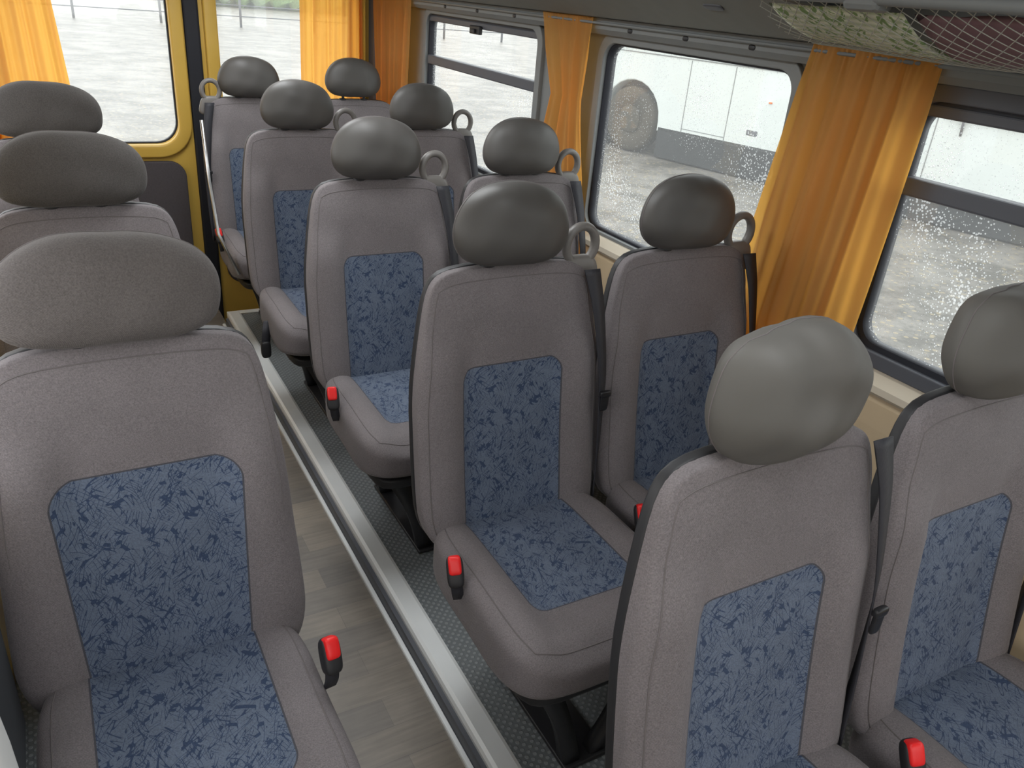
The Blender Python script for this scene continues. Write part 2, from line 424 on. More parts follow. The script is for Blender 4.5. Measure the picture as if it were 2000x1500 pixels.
def cpipe(zs, nn):
    pts = []
    for i in range(20): pts.append((-1, 1 - 2 * i / 20, zs))
    for i in range(20): pts.append((-1 + 2 * i / 20, -1, zs))
    for i in range(21): pts.append((1, -1 + 2 * i / 20, zs))
    out = []
    for p in pts:
        c = Vector(fcush(*unit(p, NC))); c.x *= 1.002; out.append(c)
    return out
me_cpipe = join('cushion_piping', [tube('p', cpipe(1, NC), 0.0013, 6), tube('p', cpipe(-0.72, NC), 0.0013, 6)])
me_pan = superbox('seat_pan', 8, lambda x, y, z: (x * 0.185, y * 0.215, 0.272 + z * 0.018), K=8)
def headfun(hx, hy, hz, wr=0.0, seed=1, asym=0.0):
    rnd = random.Random(seed); ph = [rnd.uniform(0, 6) for _ in range(6)]
    def f(x, y, z):
        X = x * hx * (1 - 0.05 * max(0, z)); Z = z * hz + 0.008 * (1 - x * x) * 1.0 - 0.006 * abs(x) ** 3
        Y = y * hy * (1 - 0.12 * abs(x) ** 3)
        if y < 0: Y += 0.010 * (abs(x) ** 2) * 0.6 - 0.003
        s = wr * (math.sin(5 * x + 2 * z + ph[0]) + 0.7 * math.sin(6 * z + 3 * x + ph[1]) + 0.5 * math.sin(9 * x - 4 * z + 5 * y + ph[2]))
        X += X * s * 0.5; Y += Y * s * 2.0; Z += Z * s * 0.8 + asym * x
        # soft gathers of cloth running down from the top seam
        g = max(0.0, z) ** 1.5 * (1 - min(1, abs(y) * 0.9)) * (1 - x * x)
        Y += wr * 0.10 * g * math.sin(19 * x + ph[4]) * (1 if y > 0 else -1)
        return (X, Y, Z)
    return f
def headmesh(hx, hy, hz, n, wr=0.0, seed=1, asym=0.0):
    f = headfun(hx, hy, hz, wr, seed, asym)
    me = superbox('headrest', n, f, K=30)
    pts = []
    for i in range(64):
        a = 2 * math.pi * i / 64; x, z = math.cos(a), math.sin(a); y = 0.12
        r = (abs(x) ** n + abs(z) ** n + abs(y) ** n) ** (-1 / n)
        p = Vector(f(x * r, y * r, z * r)); pts.append(p * 1.0)
    return me, tube('headrest_seam', pts, 0.0012, 5, closed=True)
me_head, me_seam = headmesh(0.130, 0.058, 0.084, 2.5, 0.012)
me_headB, me_seamB = headmesh(0.119, 0.062, 0.088, 2.45, 0.026, 5, 0.004)
me_headL, me_seamL = headmesh(0.157, 0.058, 0.082, 2.8, 0.012, 3)
me_post = tube('headrest_post', [(0, 0, 0), (0, 0.002, -0.03), (0, 0.004, -0.08)], 0.0065, 8)
me_sock = superbox('post_socket', 3, lambda x, y, z: (x * 0.017, y * 0.014, z * 0.007), K=6)
ring_pts = [(0.037 * math.cos(a), 0, 0.041 * math.sin(a)) for a in [2 * math.pi * i / 32 for i in range(32)]]
me_ring0 = tube('r', ring_pts, 0.0098, 10, closed=True)
for v in me_ring0.vertices: v.co.y *= 1.15
me_stem = superbox('s', 3.5, lambda x, y, z: (x * (0.050 - 0.010 * z), y * 0.014, -0.062 + z * 0.040), K=8)
me_ring = join('belt_guide_handle', [me_ring0, me_stem])
def ribbon(name, pts, wv, th=0.0016):
    bm = bmesh.new(); rows = []
    pts = [Vector(p) for p in pts]
    P = []
    for i in range(len(pts) - 1):
        for k in range(6): P.append(pts[i].lerp(pts[i + 1], k / 6))
    P.append(pts[-1])
    for _ in range(3):
        P = [P[0]] + [(P[i - 1] + P[i] * 2 + P[i + 1]) / 4 for i in range(1, len(P) - 1)] + [P[-1]]
    for i, p in enumerate(P):
        w = Vector(wv[0]).lerp(Vector(wv[1]), i / (len(P) - 1))
        t = (P[min(i + 1, len(P) - 1)] - P[max(0, i - 1)]).normalized()
        nn = t.cross(w).normalized() * th
        rows.append([bm.verts.new(p - w / 2 - nn), bm.verts.new(p + w / 2 - nn), bm.verts.new(p + w / 2 + nn), bm.verts.new(p - w / 2 + nn)])
    for a, b in zip(rows, rows[1:]):
        for k in range(4): bm.faces.new((a[k], a[(k + 1) % 4], b[(k + 1) % 4], b[k]))
    bm.faces.new(rows[0][::-1]); bm.faces.new(rows[-1])
    bmesh.ops.recalc_face_normals(bm, faces=bm.faces)
    me = bpy.data.meshes.new(name); bm.to_mesh(me); bm.free(); return me
def belt(sx):
    return ribbon('seat_belt', [(0.184 * sx, 0.268, 0.940), (0.200 * sx, 0.248, 0.86), (0.220 * sx, 0.224, 0.70), (0.226 * sx, 0.212, 0.52), (0.222 * sx, 0.20, 0.36)],
                  [(0.040, 0.0, 0.0), (0.016, 0.030, 0)])
me_belt = {1: belt(1), -1: belt(-1)}
me_tongue = join('belt_tongue', [superbox('t', 4, lambda x, y, z: (x * 0.011, y * 0.004, z * 0.024), K=6), superbox('t', 4, lambda x, y, z: (x * 0.015, y * 0.006, z * 0.008 + 0.02), K=6)])
me_bk = superbox('buckle', 4, lambda x, y, z: (x * 0.017, y * 0.013, z * 0.032), K=8)
me_btn = superbox('release_button', 5, lambda x, y, z: (x * 0.0130, -0.006 + y * 0.0115, 0.014 + z * 0.019), K=8)
me_stalk = ribbon('buckle_stalk', [(0, 0.0, -0.02), (0.001, 0.012, -0.045), (0.003, 0.03, -0.06)], [(0.024, 0, 0), (0.022, 0, 0)], 0.003)
me_stalk2 = ribbon('buckle_stalk', [(0, 0, 0.02), (0.005, 0.0, 0.07), (0.016, 0.02, 0.10)], [(0.03, 0, 0), (0.03, 0, 0)], 0.002)
def legmesh(name, top, foot, w0, w1, d0, d1):
    bm = bmesh.new(); rows = []
    for k in range(9):
        t = k / 8
        c = Vector(top).lerp(Vector(foot), t); c.x += 0.012 * math.sin(t * math.pi)
        w = w0 + (w1 - w0) * t - 0.012 * math.sin(t * math.pi); d = d0 + (d1 - d0) * t
        rows.append([bm.verts.new(c + Vector((a * w, b * d, 0))) for a, b in ((-.5, -.5), (.5, -.5), (.5, .5), (-.5, .5))])
    for a, b in zip(rows, rows[1:]):
        for k in range(4): bm.faces.new((a[k], a[(k + 1) % 4], b[(k + 1) % 4], b[k]))
    bm.faces.new(rows[0][::-1]); bm.faces.new(rows[-1])
    bmesh.ops.recalc_face_normals(bm, faces=bm.faces)
    bmesh.ops.bevel(bm, geom=[e for e in bm.edges if e.calc_face_angle(0) > 1.0], offset=0.003, segments=2, affect='EDGES')
    me = bpy.data.meshes.new(name); bm.to_mesh(me); bm.free(); return me
me_legs = [legmesh('leg', (sx * 0.125, yy, 0.27), (sx * 0.030 + 0.0, yy + 0.0, 0.004), 0.062, 0.042, 0.02, 0.035) for sx in (-1, 1) for yy in (-0.165, 0.14)]
me_rail = box('foot_rail', -0.055, 0.055, -0.19, 0.18, 0.0, 0.012, 0.004)

def build_seat(kind):
    root = empty('passenger_chair', (0, 0, 0))
    def P(name, me, mat, loc=(0, 0, 0), parent=None, rot=None, label=None):
        ob = add_obj(name, me, mat, parent or root, loc=loc)
        if rot: ob.rotation_euler = rot
        if label: ob['label'] = label
        return ob
    side = kind.get('ring', 1); bside = kind.get('buckle', -1)
    b = P('backrest', kind.get('back', me_back), kind.get('bmat', M_back), label='dark grey woven backrest with blue patterned centre panel')
    P('piping', me_bpipe, M_pipe, parent=b)
    P('back_shell', me_shell, M_black, label='black plastic rear shell')
    c = P('cushion', kind.get('cush', me_cush), kind.get('cmat', M_cush), label='grey seat cushion with blue patterned centre panel')
    P('piping', me_cpipe, M_pipe, parent=c)
    P('seat_pan', me_pan, M_black)
    hm, smh = kind.get('head', (me_head, me_seam))
    hz = 1.037 + kind.get('hz', 0)
    hx = kind.get('hx', -0.007)
    h = P('headrest', hm, kind.get('hmat', M_leather), loc=(hx, 0.296, hz), rot=(math.radians(-6), kind.get('tilt', 0), kind.get('yaw', 0)),
          label=kind.get('hlabel', 'oval grey headrest'))
    P('seam', smh, M_pipe, parent=h)
    for sx in (-1, 1):
        P('post', me_post, M_blackm, loc=(sx * 0.050, 0.006, -0.045), parent=h)
        P('post_socket', me_sock, M_black, loc=(sx * 0.050 + hx, 0.302, 0.960))
    if kind.get('has_ring', True):
        P('belt_guide', me_ring, M_ring, loc=(side * 0.170, 0.302, 0.986), label='grey plastic ring handle')
    if kind.get('belt', True):
        sb = P('seat_belt', me_belt[side], M_strap, label='black webbing belt')
        P('tongue', me_tongue, M_blackm, loc=(side * 0.220, 0.206, 0.64), parent=sb)
    if kind.get('buckle_type', 'red') == 'red':
        k = P('buckle', me_bk, M_black, loc=(bside * (0.229 + kind.get('bx', 0)), 0.03 + kind.get('by', 0), 0.428 + kind.get('bz', 0)), rot=(math.radians(-28), math.radians(bside * 6), math.radians(kind.get('brz', 0))), label='black buckle with red button')
        P('release_button', me_btn, M_red, parent=k, label='red release button')
        P('stalk', me_stalk, M_strap, parent=k)
    else:
        k = P('buckle', me_bk, M_black, loc=(-0.232, 0.0, 0.25), label='black hanging buckle')
        P('stalk', me_stalk2, M_strap, parent=k)
    for m in me_legs: P('leg', m, M_blackm)
    P('foot_rail', me_rail, M_blackm)
    return root
def copy_tree(root):
    def rec(o, par):
        n = o.copy(); COL.objects.link(n)
        if par: n.parent = par; n.matrix_parent_inverse = o.matrix_parent_inverse.copy()
        for ch in list(o.children): rec(ch, n)
        return n
    return rec(root, None)
def place(root, x, y, z, label, rz=0, group='passenger seats'):
    root.location = (x, y, z); root.rotation_euler = (0, 0, rz)
    root['label'] = label; root['category'] = 'bus seat'; root['group'] = group
    return root

PZ = 0.06
XA, XW, XL = 0.803, 1.268, 0.058
std = build_seat({'brz': -20})
place(std, XA, 1.07, PZ, 'grey bus seat with blue panel and red buckle beside aisle')
place(copy_tree(std), XA, 1.855, PZ, 'grey bus seat with blue panel and red buckle beside aisle step')
place(copy_tree(std), XW, 1.07, PZ, 'grey bus seat with blue panel next to orange curtain and window')
place(copy_tree(std), XW + 0.002, 1.855, PZ, 'grey bus seat beside side window, mostly hidden by next row')
place(copy_tree(std), XW + 0.012, 2.655, PZ, 'grey bus seat near rear side window with ring handle')
r4 = build_seat({'buckle_type': 'black'})
place(r4, XA - 0.003, 2.655, PZ, 'grey bus seat with black hanging buckle beside aisle step')
r1 = build_seat({'head': (me_headB, me_seamB), 'hmat': M_leatherB, 'tilt': math.radians(-9), 'yaw': math.radians(-4), 'hz': -0.006, 'brz': -20, 'has_ring': False, 'hlabel': 'plump grey vinyl headrest, slightly tilted'})
place(r1, XA - 0.020, 0.305, PZ, 'grey bus seat with plump tilted vinyl headrest')
r1b = build_seat({'head': (me_headB, me_seamB), 'hmat': M_leatherB, 'hz': -0.004, 'brz': -20, 'by': 0.065, 'bz': 0.012, 'hlabel': 'plump grey vinyl headrest'})
place(r1b, XW - 0.006, 0.305, PZ, 'grey bus seat with vinyl headrest beside window')
r5 = build_seat({'ring': -1, 'hmat': M_leather2, 'hlabel': 'dark oval headrest'})
place(r5, XA + 0.005, 3.455, PZ, 'grey rear row bus seat with ring handle near rear doors')
r5b = build_seat({'hmat': M_leather2, 'has_ring': False, 'belt': False, 'hz': 0.012, 'hlabel': 'dark brown vinyl headrest'})
place(r5b, XW + 0.004, 3.44, PZ, 'rear row bus seat with dark vinyl headrest by orange curtain')
LK = {'head': (me_headL, me_seamL), 'hx': -0.014, 'hmat': M_fab, 'back': me_backW, 'bmat': M_backL, 'cush': me_cush.copy(), 'cmat': M_cushL, 'ring': -1, 'buckle': 1, 'bz': 0.034, 'bx': -0.004, 'brz': 12, 'belt': False, 'has_ring': False, 'hlabel': 'wide grey-brown fabric headrest'}
ls = build_seat(LK)
place(ls, XL, 0.945, 0.04, 'single grey bus seat with wide fabric headrest and red buckle', group='single seats')
LK2 = dict(LK); LK2['head'] = (me_headL.copy(), me_seamL); LK2['hmat'] = M_fabD; LK2['hlabel'] = 'wide dark grey fabric headrest'
ld_ = build_seat(LK2)
place(ld_, XL - 0.010, 1.765, 0.04, 'single grey bus seat with dark headrest behind another', group='single seats')
place(copy_tree(ld_), XL - 0.040, 2.62, 0.04, 'single grey bus seat with dark headrest near rear doors', group='single seats')

# ------------------------------------------------------------ shell
W = 1.58; LW = -0.25; RY = 4.30; FY = -1.9
st = dict(kind='structure')
add_obj('floor', box('floor', LW, 0.612, FY, 4.05, -0.03, 0.0, 0), M_wood, smooth=False, label='grey-brown vinyl plank aisle floor', **st)
add_obj('floor_platform', box('platform', 0.615, W, FY, 3.64, 0.0, PZ - 0.001, 0.003), M_mat, smooth=False, label='raised dark studded rubber floor platform', **st)
add_obj('floor_plinth', box('plinth', LW, 0.17, FY, 3.2, 0.0, 0.04, 0.004), M_mat, smooth=False, label='low dark rubber plinth under single seats', **st)
def extr(name, prof, y0, y1):
    bm = bmesh.new(); a = [bm.verts.new((x, y0, z)) for x, z in prof]; b = [bm.verts.new((x, y1, z)) for x, z in prof]
    n = len(prof)
    for i in range(n): bm.faces.new((a[i], a[(i + 1) % n], b[(i + 1) % n], b[i]))
    bm.faces.new(a[::-1]); bm.faces.new(b); bmesh.ops.recalc_face_normals(bm, faces=bm.faces)
    me = bpy.data.meshes.new(name); bm.to_mesh(me); bm.free(); return me
prof = [(0.613, 0.040), (0.613, 0.054), (0.617, 0.062), (0.625, 0.066), (0.664, 0.066), (0.672, 0.063), (0.672, 0.058), (0.618, 0.058), (0.618, 0.040)]
add_obj('trim_1', extr('edge', prof, FY, 3.66), M_alu, smooth=False, label='aluminium edge strip along platform', **st)
prof2 = [(0.588, 0.0), (0.588, 0.009), (0.590, 0.012), (0.600, 0.012), (0.602, 0.009), (0.602, 0.0)]
add_obj('trim_2', extr('edge2', prof2, FY, 3.66), M_alu, smooth=False, label='narrow aluminium strip at foot of step', **st)
add_obj('trim_13', box('riser', 0.602, 0.6145, FY, 3.64, 0.0, 0.045, 0.0), M_dgray, smooth=False, label='dark riser below the aluminium edge', **st)
add_obj('trim_3', box('endstrip', 0.615, 1.1, 3.64, 3.68, -0.02, 0.064, 0.004), M_alu, smooth=False, label='aluminium strip closing platform end', **st)
add_obj('floor_rear_well', box('well', LW, W, 3.70, 4.35, -0.36, -0.32, 0.0), M_mat, smooth=False, label='lower rear step', **st)

wins = {1: (0.05, 1.09, CZ - 0.665, CZ - 0.125), 2: (1.43, 2.215, CZ - 0.69, CZ - 0.112), 3: (2.63, 3.62, CZ - 0.69, CZ - 0.108)}
mapR = lambda a, b, c: (W + 0.02 + c, a, b)
holes = [rrect(a, c, b, d, 0.055) for a, b, c, d in wins.values()] + [rrect(-1.4, 0.86, -0.1, 1.38, 0.055)]
add_obj('wall_right', panel('wall_right', [(FY, -0.4), (RY + 0.05, -0.4), (RY + 0.05, 1.75), (FY, 1.75)], holes, 0.03, mapR), M_grayplas, smooth=False, label='grey minibus side wall with windows', **st)
for i, (a, b, c, d) in wins.items():
    root = empty('window_%d' % i, (W + 0.02, (a + b) / 2, c), label='minibus side window with black rubber seal and raindrops', **st)
    ofs = Vector((W + 0.02, (a + b) / 2, c))
    def loc3(x, y, z, o=ofs): return (W + 0.02 + z - o.x, x - o.y, y - o.z)
    sw = 0.012 if i != 2 else 0.005
    add_obj('seal', panel('seal', rrect(a - 0.003, c - 0.003, b + 0.003, d + 0.003, 0.057), [rrect(a + sw, c + sw, b - sw, d - sw, 0.048)], 0.033, loc3), M_rubber, root, smooth=False)
    add_obj('frame', panel('frame', rrect(a - 0.032, c - 0.032, b + 0.032, d + 0.032, 0.08), [rrect(a - 0.004, c - 0.004, b + 0.004, d + 0.004, 0.055)], 0.012, lambda x, y, z, o=ofs: (W - 0.002 + z - o.x, x - o.y, y - o.z), 0.003), M_grayplas if i > 1 else M_dgray, root, smooth=False)
    add_obj('glass', panel('glass', rrect(a, c, b, d, 0.05), [], 0.004, lambda x, y, z, o=ofs: (W + 0.026 + z - o.x, x - o.y, y - o.z)), M_glass, root, smooth=False)
    if i != 2:
        zz = CZ - 0.295 - c
        add_obj('divider_bar', box('bar', -0.024, 0.012, -(b - a) / 2 + 0.01, (b - a) / 2 - 0.01, zz - 0.022, zz + 0.016, 0.005), M_dgray, root, smooth=False, label='dark grey sliding vent bar')
        add_obj('top_rail', box('bar', -0.02, 0.012, -(b - a) / 2 + 0.01, (b - a) / 2 - 0.01, d - c - 0.030, d - c - 0.006, 0.004), M_dgray, root, smooth=False)
        add_obj('latch', join('latch', [box('l', -0.036, -0.02, -0.045, 0.045, d - c - 0.05, d - c - 0.018, 0.004), box('l', -0.045, -0.035, -0.015, 0.015, d - c - 0.046, d - c - 0.03, 0.003)]), M_black, root, smooth=False)
prof = [(W + 0.004, 0.06), (W - 0.035, 0.07), (W - 0.035, 0.70), (W - 0.03, 0.755), (W - 0.012, 0.80), (W + 0.004, 0.81)]
add_obj('wall_right_cladding', extr('clad', prof, FY, RY - 0.03), M_cream, smooth=False, label='cream lower side wall cladding', **st)
prof = [(W + 0.006, 0.775), (W - 0.04, 0.775), (W - 0.05, 0.785), (W - 0.048, 0.800), (W - 0.02, 0.818), (W + 0.006, 0.822)]
add_obj('trim_4', extr('sill', prof, FY, RY - 0.03), M_sill, smooth=False, label='pale window sill trim', **st)
prof = [(W + 0.004, 1.428), (W - 0.03, 1.430), (W - 0.045, 1.445), (W - 0.045, 1.475), (W + 0.004, 1.49)]
add_obj('trim_5', extr('header', prof, FY, RY - 0.03), M_grayplas, smooth=False, label='grey header beam above side windows', **st)
prof = [(W - 0.03, 1.475), (W - 0.085, 1.480), (W - 0.30, 1.585), (W - 0.42, 1.68), (W - 0.42, 1.70), (W - 0.28, 1.62), (W - 0.03, 1.51)]
add_obj('ceiling_cove', extr('cove', prof, 1.28, RY - 0.03), M_head, smooth=False, label='olive-grey cove panel above windows', **st)
add_obj('trim_6', tube('rail', [(W - 0.058, -0.2, 1.462), (W - 0.058, 4.2, 1.462)], 0.004, 8), M_grayplas, label='thin curtain rail', **st)
add_obj('ceiling', box('ceiling', LW, W, FY, RY + 0.05, 1.74, 1.77, 0), M_ceil, smooth=False, label='pale minibus ceiling', **st)
sl = []
for y in (1.55, 1.80, 2.05, 2.75, 3.05, 3.35):
    sl.append(superbox('b', 2.5, lambda x, yy, z, y=y: (W - 0.043 + x * 0.005, y + yy * 0.013, 1.450 + z * 0.007), K=6))
add_obj('trim_7', join('studs', sl), M_black, label='dark fixing plugs in header beam', **st)
sl = []
for y in (1.55,):
    sl.append(superbox('b', 4, lambda x, yy, z, y=y: (W - 0.19 + x * 0.010, y + yy * 0.032, 1.530 - x * 0.005 + z * 0.003), K=6))
add_obj('trim_8', join('slots', sl), M_dgray, label='grey oval slot in cove panel', **st)
mapL = lambda a, b, c: (LW - 0.02 + c, a, b)
lh = [rrect(-1.5, 0.86, 0.3, 1.45, 0.05), rrect(0.5, 0.86, 1.8, 1.45, 0.05), rrect(2.0, 0.86, 3.4, 1.45, 0.05)]
add_obj('wall_left', panel('wall_left', [(FY, -0.4), (RY + 0.05, -0.4), (RY + 0.05, 1.75), (FY, 1.75)], lh, 0.03, mapL), M_yellow, smooth=False, label='yellow painted side wall with window openings', **st)
add_obj('wall_left_cladding', box('cl', LW, LW + 0.02, -0.2, 1.5, 0.04, 0.74, 0.006), M_dgray, smooth=False, label='dark grey lower wall cladding', **st)
add_obj('wall_front_unseen', panel('wall_front_unseen', [(LW - 0.05, -0.4), (W + 0.05, -0.4), (W + 0.05, 1.78), (LW - 0.05, 1.78)], [rrect(LW + 0.1, 0.75, W - 0.1, 1.60, 0.1)], 0.03, lambda a, b, c: (a, FY + c, b)), M_dgray, smooth=False, label='unseen front wall with windscreen opening, added to cut front light', **st)  # unseen front end, put in to cut light from the open front
def reardoor(i, x0, x1, wx0, wx1):
    root = empty('door_%d' % i, ((x0 + x1) / 2, RY, -0.4), label='yellow rear door with rounded window and dark lower panel', **st)
    o = Vector(root.location)
    f = lambda dy: (lambda a, b, c: (a - o.x, dy + c, b - o.z))
    zb, zt = CZ - 0.80, CZ + 0.02
    add_obj('door_panel', panel('dp', rrect(x0, -0.38, x1, 1.72, 0.03), [rrect(wx0, zb, wx1, zt, 0.11)], 0.06, f(0.03), 0.006), M_yellow, root, smooth=False)
    add_obj('window_frame', panel('wf', rrect(wx0 - 0.045, zb - 0.045, wx1 + 0.045, zt + 0.045, 0.15), [rrect(wx0 - 0.004, zb - 0.004, wx1 + 0.004, zt + 0.004, 0.11)], 0.02, f(-0.02), 0.010), M_yellow, root, smooth=True)
    add_obj('seal', panel('sl', rrect(wx0 - 0.006, zb - 0.006, wx1 + 0.006, zt + 0.006, 0.11), [rrect(wx0 + 0.012, zb + 0.012, wx1 - 0.012, zt - 0.012, 0.10)], 0.03, f(0.02)), M_rubber, root, smooth=False)
    add_obj('glass', panel('gl', rrect(wx0, zb, wx1, zt, 0.1), [], 0.004, f(0.03)), M_glassr, root, smooth=False)
    add_obj('door_card', panel('dc', rrect(wx0 - 0.03, 0.0, wx1 + 0.0, zb - 0.08, 0.07), [], 0.02, f(-0.025), 0.006), M_panel, root, smooth=False, label='dark grey felt door card')
    return root
reardoor(1, LW, 0.640, -0.16, 0.572)
reardoor(2, 0.695, W, 0.775, 1.46)
add_obj('trim_9', box('seal', 0.632, 0.702, RY - 0.025, RY + 0.04, -0.38, 1.72, 0.010), M_rubber, smooth=False, label='dark navy seal post between rear doors', **st)
add_obj('wall_rear', panel('wr', [(LW - 0.05, -0.45), (W + 0.05, -0.45), (W + 0.05, 1.78), (LW - 0.05, 1.78)], [[(LW + 0.02, -0.37), (W - 0.02, -0.37), (W - 0.02, 1.70), (LW + 0.02, 1.70)]], 0.03, lambda a, b, c: (a, RY + 0.08 + c, b)), M_yellow, smooth=False, label='yellow rear body frame', **st)
add_obj('trim_10', box('pillar', W - 0.045, W + 0.004, RY - 0.10, RY - 0.005, -0.3, 1.48, 0.012), M_dgray, smooth=False, label='dark grey corner pillar', **st)
add_obj('trim_11', tube('railr', [(LW, RY - 0.055, 1.60), (W, RY - 0.055, 1.60)], 0.006, 8), M_alu, label='rear curtain rail', **st)
def fwh(x, y, z): return (LW + 0.070 + x * 0.070, 0.615 + y * 0.035, 0.50 + z * 0.50)
add_obj('trim_12', superbox('wh', 6, fwh, K=12), M_white, label='white plastic partition post in front of single seat', **st)
add_obj('grab_rail', tube('gr', [(0.535, 3.40, 0.98), (0.54, 3.38, 0.75), (0.545, 3.30, 0.55), (0.60, 3.22, 0.40)], 0.007, 8), M_steel, label='slim metal rail beside rear row seat', category='rail')

# ------------------------------------------------------------ curtains
def curtain(name, P, ucount, z0, z1, width_fn, amp, folds, seed, label):
    rnd = random.Random(seed); ph = [rnd.uniform(0, 6.28) for _ in range(6)]
    nu, nv = ucount, 50
    verts = []; faces = []
    for j in range(nv + 1):
        t = j / nv; a, b = width_fn(t)
        am = amp * (0.35 + 0.65 * sm(0, 0.15, t))
        for i in range(nu + 1):
            u = i / nu
            wv = math.sin(u * folds * 6.283 + ph[0] + 0.9 * math.sin(t * 2.4 + ph[1])) * 0.6 + 0.35 * math.sin(u * folds * 2.3 * 6.283 + ph[2] + t * 2.5) + 0.45 * math.sin(u * folds * 0.6 * 6.283 + ph[3] - t * 2)
            pl = 0.0
            if t < 0.12: pl = 0.0020 * math.sin(u * folds * 5 * 6.283) * (1 - t / 0.12)
            uu = a + (b - a) * (u + 0.010 * math.sin(u * folds * 6.283 + ph[4]))
            verts.append(P(uu, am * wv + pl, z0 + (z1 - z0) * t))
    for j in range(nv):
        for i in range(nu):
            k = j * (nu + 1) + i; faces.append((k, k + 1, k + nu + 2, k + nu + 1))
    me = bpy.data.meshes.new(name); me.from_pydata(verts, [], faces)
    return add_obj(name, me, M_cur, label=label, category='curtain', group='orange window curtains')
PR = lambda u, o, z: (W - 0.060 + o, u, z)
PRr = lambda u, o, z: (u, RY - 0.060 + o, z)
curtain('curtain', PR, 170, 1.476, 0.72, lambda t: (lerp(1.025, 1.07, t), lerp(1.35, 1.44, min(1, t * 1.2))), 0.012, 4.2, 11, 'broad orange fabric curtain hanging between two side windows')
def w2(t):
    c = max(0, 1 - abs(t - 0.30) / 0.30)
    return (2.225 + 0.025 * c - 0.055 * sm(0.3, 0.8, t), 2.52 - 0.09 * c - 0.06 * t)
curtain('curtain', PR, 110, 1.476, 0.66, w2, 0.012, 3, 23, 'narrow orange curtain gathered on window pillar')
curtain('curtain', PR, 110, 1.476, 0.68, lambda t: (lerp(3.68, 3.74, t), lerp(4.17, 4.12, t)), 0.012, 5, 31, 'orange curtain hanging in rear corner on side wall')
curtain('curtain', PRr, 110, 1.61, 0.66, lambda t: (lerp(1.17, 1.16, t), 1.49), 0.018, 4, 41, 'orange curtain hanging over rear door window')
curtain('curtain', PRr, 110, 1.61, 0.66, lambda t: (-0.22, lerp(0.08, 0.145, t)), 0.020, 4, 57, 'orange curtain at edge of rear door window')

# ------------------------------------------------------------ luggage rack with net
rack = empty('luggage_rack', (1.35, 0.5, 1.5), label='overhead luggage rack with diamond net and grey rail', category='luggage rack')
ro = Vector(rack.location)
Y0, Y1 = -0.4, 1.22
def sagp(s, t):
    x = 1.17 + t * 0.335
    z = CZ + 0.036 - 0.042 * math.sin(math.pi * t ** 0.9) - 0.070 * t - 0.004 * math.sin(s * 9) * math.sin(t * 3.1)
    return Vector((x, s, z))
add_obj('rail', tube('rail', [(1.165 - ro.x, Y0 - ro.y, CZ + 0.040 - ro.z), (1.165 - ro.x, 1.2 - ro.y, CZ + 0.040 - ro.z), (1.19 - ro.x, 1.235 - ro.y, CZ + 0.043 - ro.z), (1.24 - ro.x, 1.245 - ro.y, CZ + 0.046 - ro.z), (1.40 - ro.x, 1.245 - ro.y, CZ + 0.028 - ro.z), (1.52 - ro.x, 1.245 - ro.y, CZ - 0.02 - ro.z)], 0.011, 10), M_grayplas, rack)
add_obj('bracket', box('br', 1.155 - ro.x, 1.20 - ro.x, 0.92 - ro.y, 0.99 - ro.y, CZ + 0.02 - ro.z, CZ + 0.22 - ro.z, 0.01), M_grayplas, rack, smooth=False)
cu = bpy.data.curves.new('net', 'CURVE'); cu.dimensions = '3D'; cu.bevel_depth = 0.0008; cu.bevel_resolution = 1
step = 0.030
for sgn in (-1, 1):
    c0 = Y0 - 0.4
    while c0 < Y1 + 0.4:
        pts = []
        for k in range(25):
            t = k / 24; s = c0 + sgn * t * 0.34
            if Y0 <= s <= Y1: pts.append(sagp(s, t) - ro)
        if len(pts) > 1:
            sp = cu.splines.new('POLY'); sp.points.add(len(pts) - 1)
            for i, p in enumerate(pts): sp.points[i].co = (*p, 1)
        c0 += step
nob = bpy.data.objects.new('net', cu); COL.objects.link(nob)
dg = bpy.context.evaluated_depsgraph_get(); nme = bpy.data.meshes.new_from_object(nob.evaluated_get(dg)); bpy.data.objects.remove(nob)
add_obj('net', nme, M_net, rack, label='pale diamond-mesh cord net')
def clothbag(y0, y1, seed, lift=0.006, h=0.07):
    rnd = random.Random(seed); p = [rnd.uniform(0, 6) for _ in range(4)]
    nu, nv = 30, 20; verts = []; faces = []
    for side in (0, 1):
        for i in range(nu + 1):
            for j in range(nv + 1):
                s = lerp(y0, y1, i / nu); t = lerp(0.08, 0.96, j / nv); q = sagp(s, t); q.z += lift
                if side: q.z += h * math.sin(math.pi * i / nu) ** 0.5 * math.sin(math.pi * j / nv) ** 0.5 * (1 + 0.2 * math.sin(s * 30 + p[0] + t * 7))
                verts.append(q)
    M = (nu + 1) * (nv + 1)
    for sd in (0, 1):
        for i in range(nu):
            for j in range(nv):
                k = sd * M + i * (nv + 1) + j; faces.append((k, k + 1, k + nv + 2, k + nv + 1))
    me = bpy.data.meshes.new('cloth'); me.from_pydata([tuple(v) for v in verts], [], faces)
    bm = bmesh.new(); bm.from_mesh(me); bmesh.ops.remove_doubles(bm, verts=bm.verts, dist=1e-4); bmesh.ops.recalc_face_normals(bm, faces=bm.faces); bm.to_mesh(me); bm.free()
    return me
add_obj('folded_blanket', clothbag(0.90, 1.19, 3, h=0.028), M_print, label='cream folded blanket with green leaf print lying in rack net', category='blanket')
add_obj('cloth_bag', clothbag(0.15, 0.88, 9, h=0.045), M_maroon, label='dark maroon cloth bag lying in luggage net', category='bag')

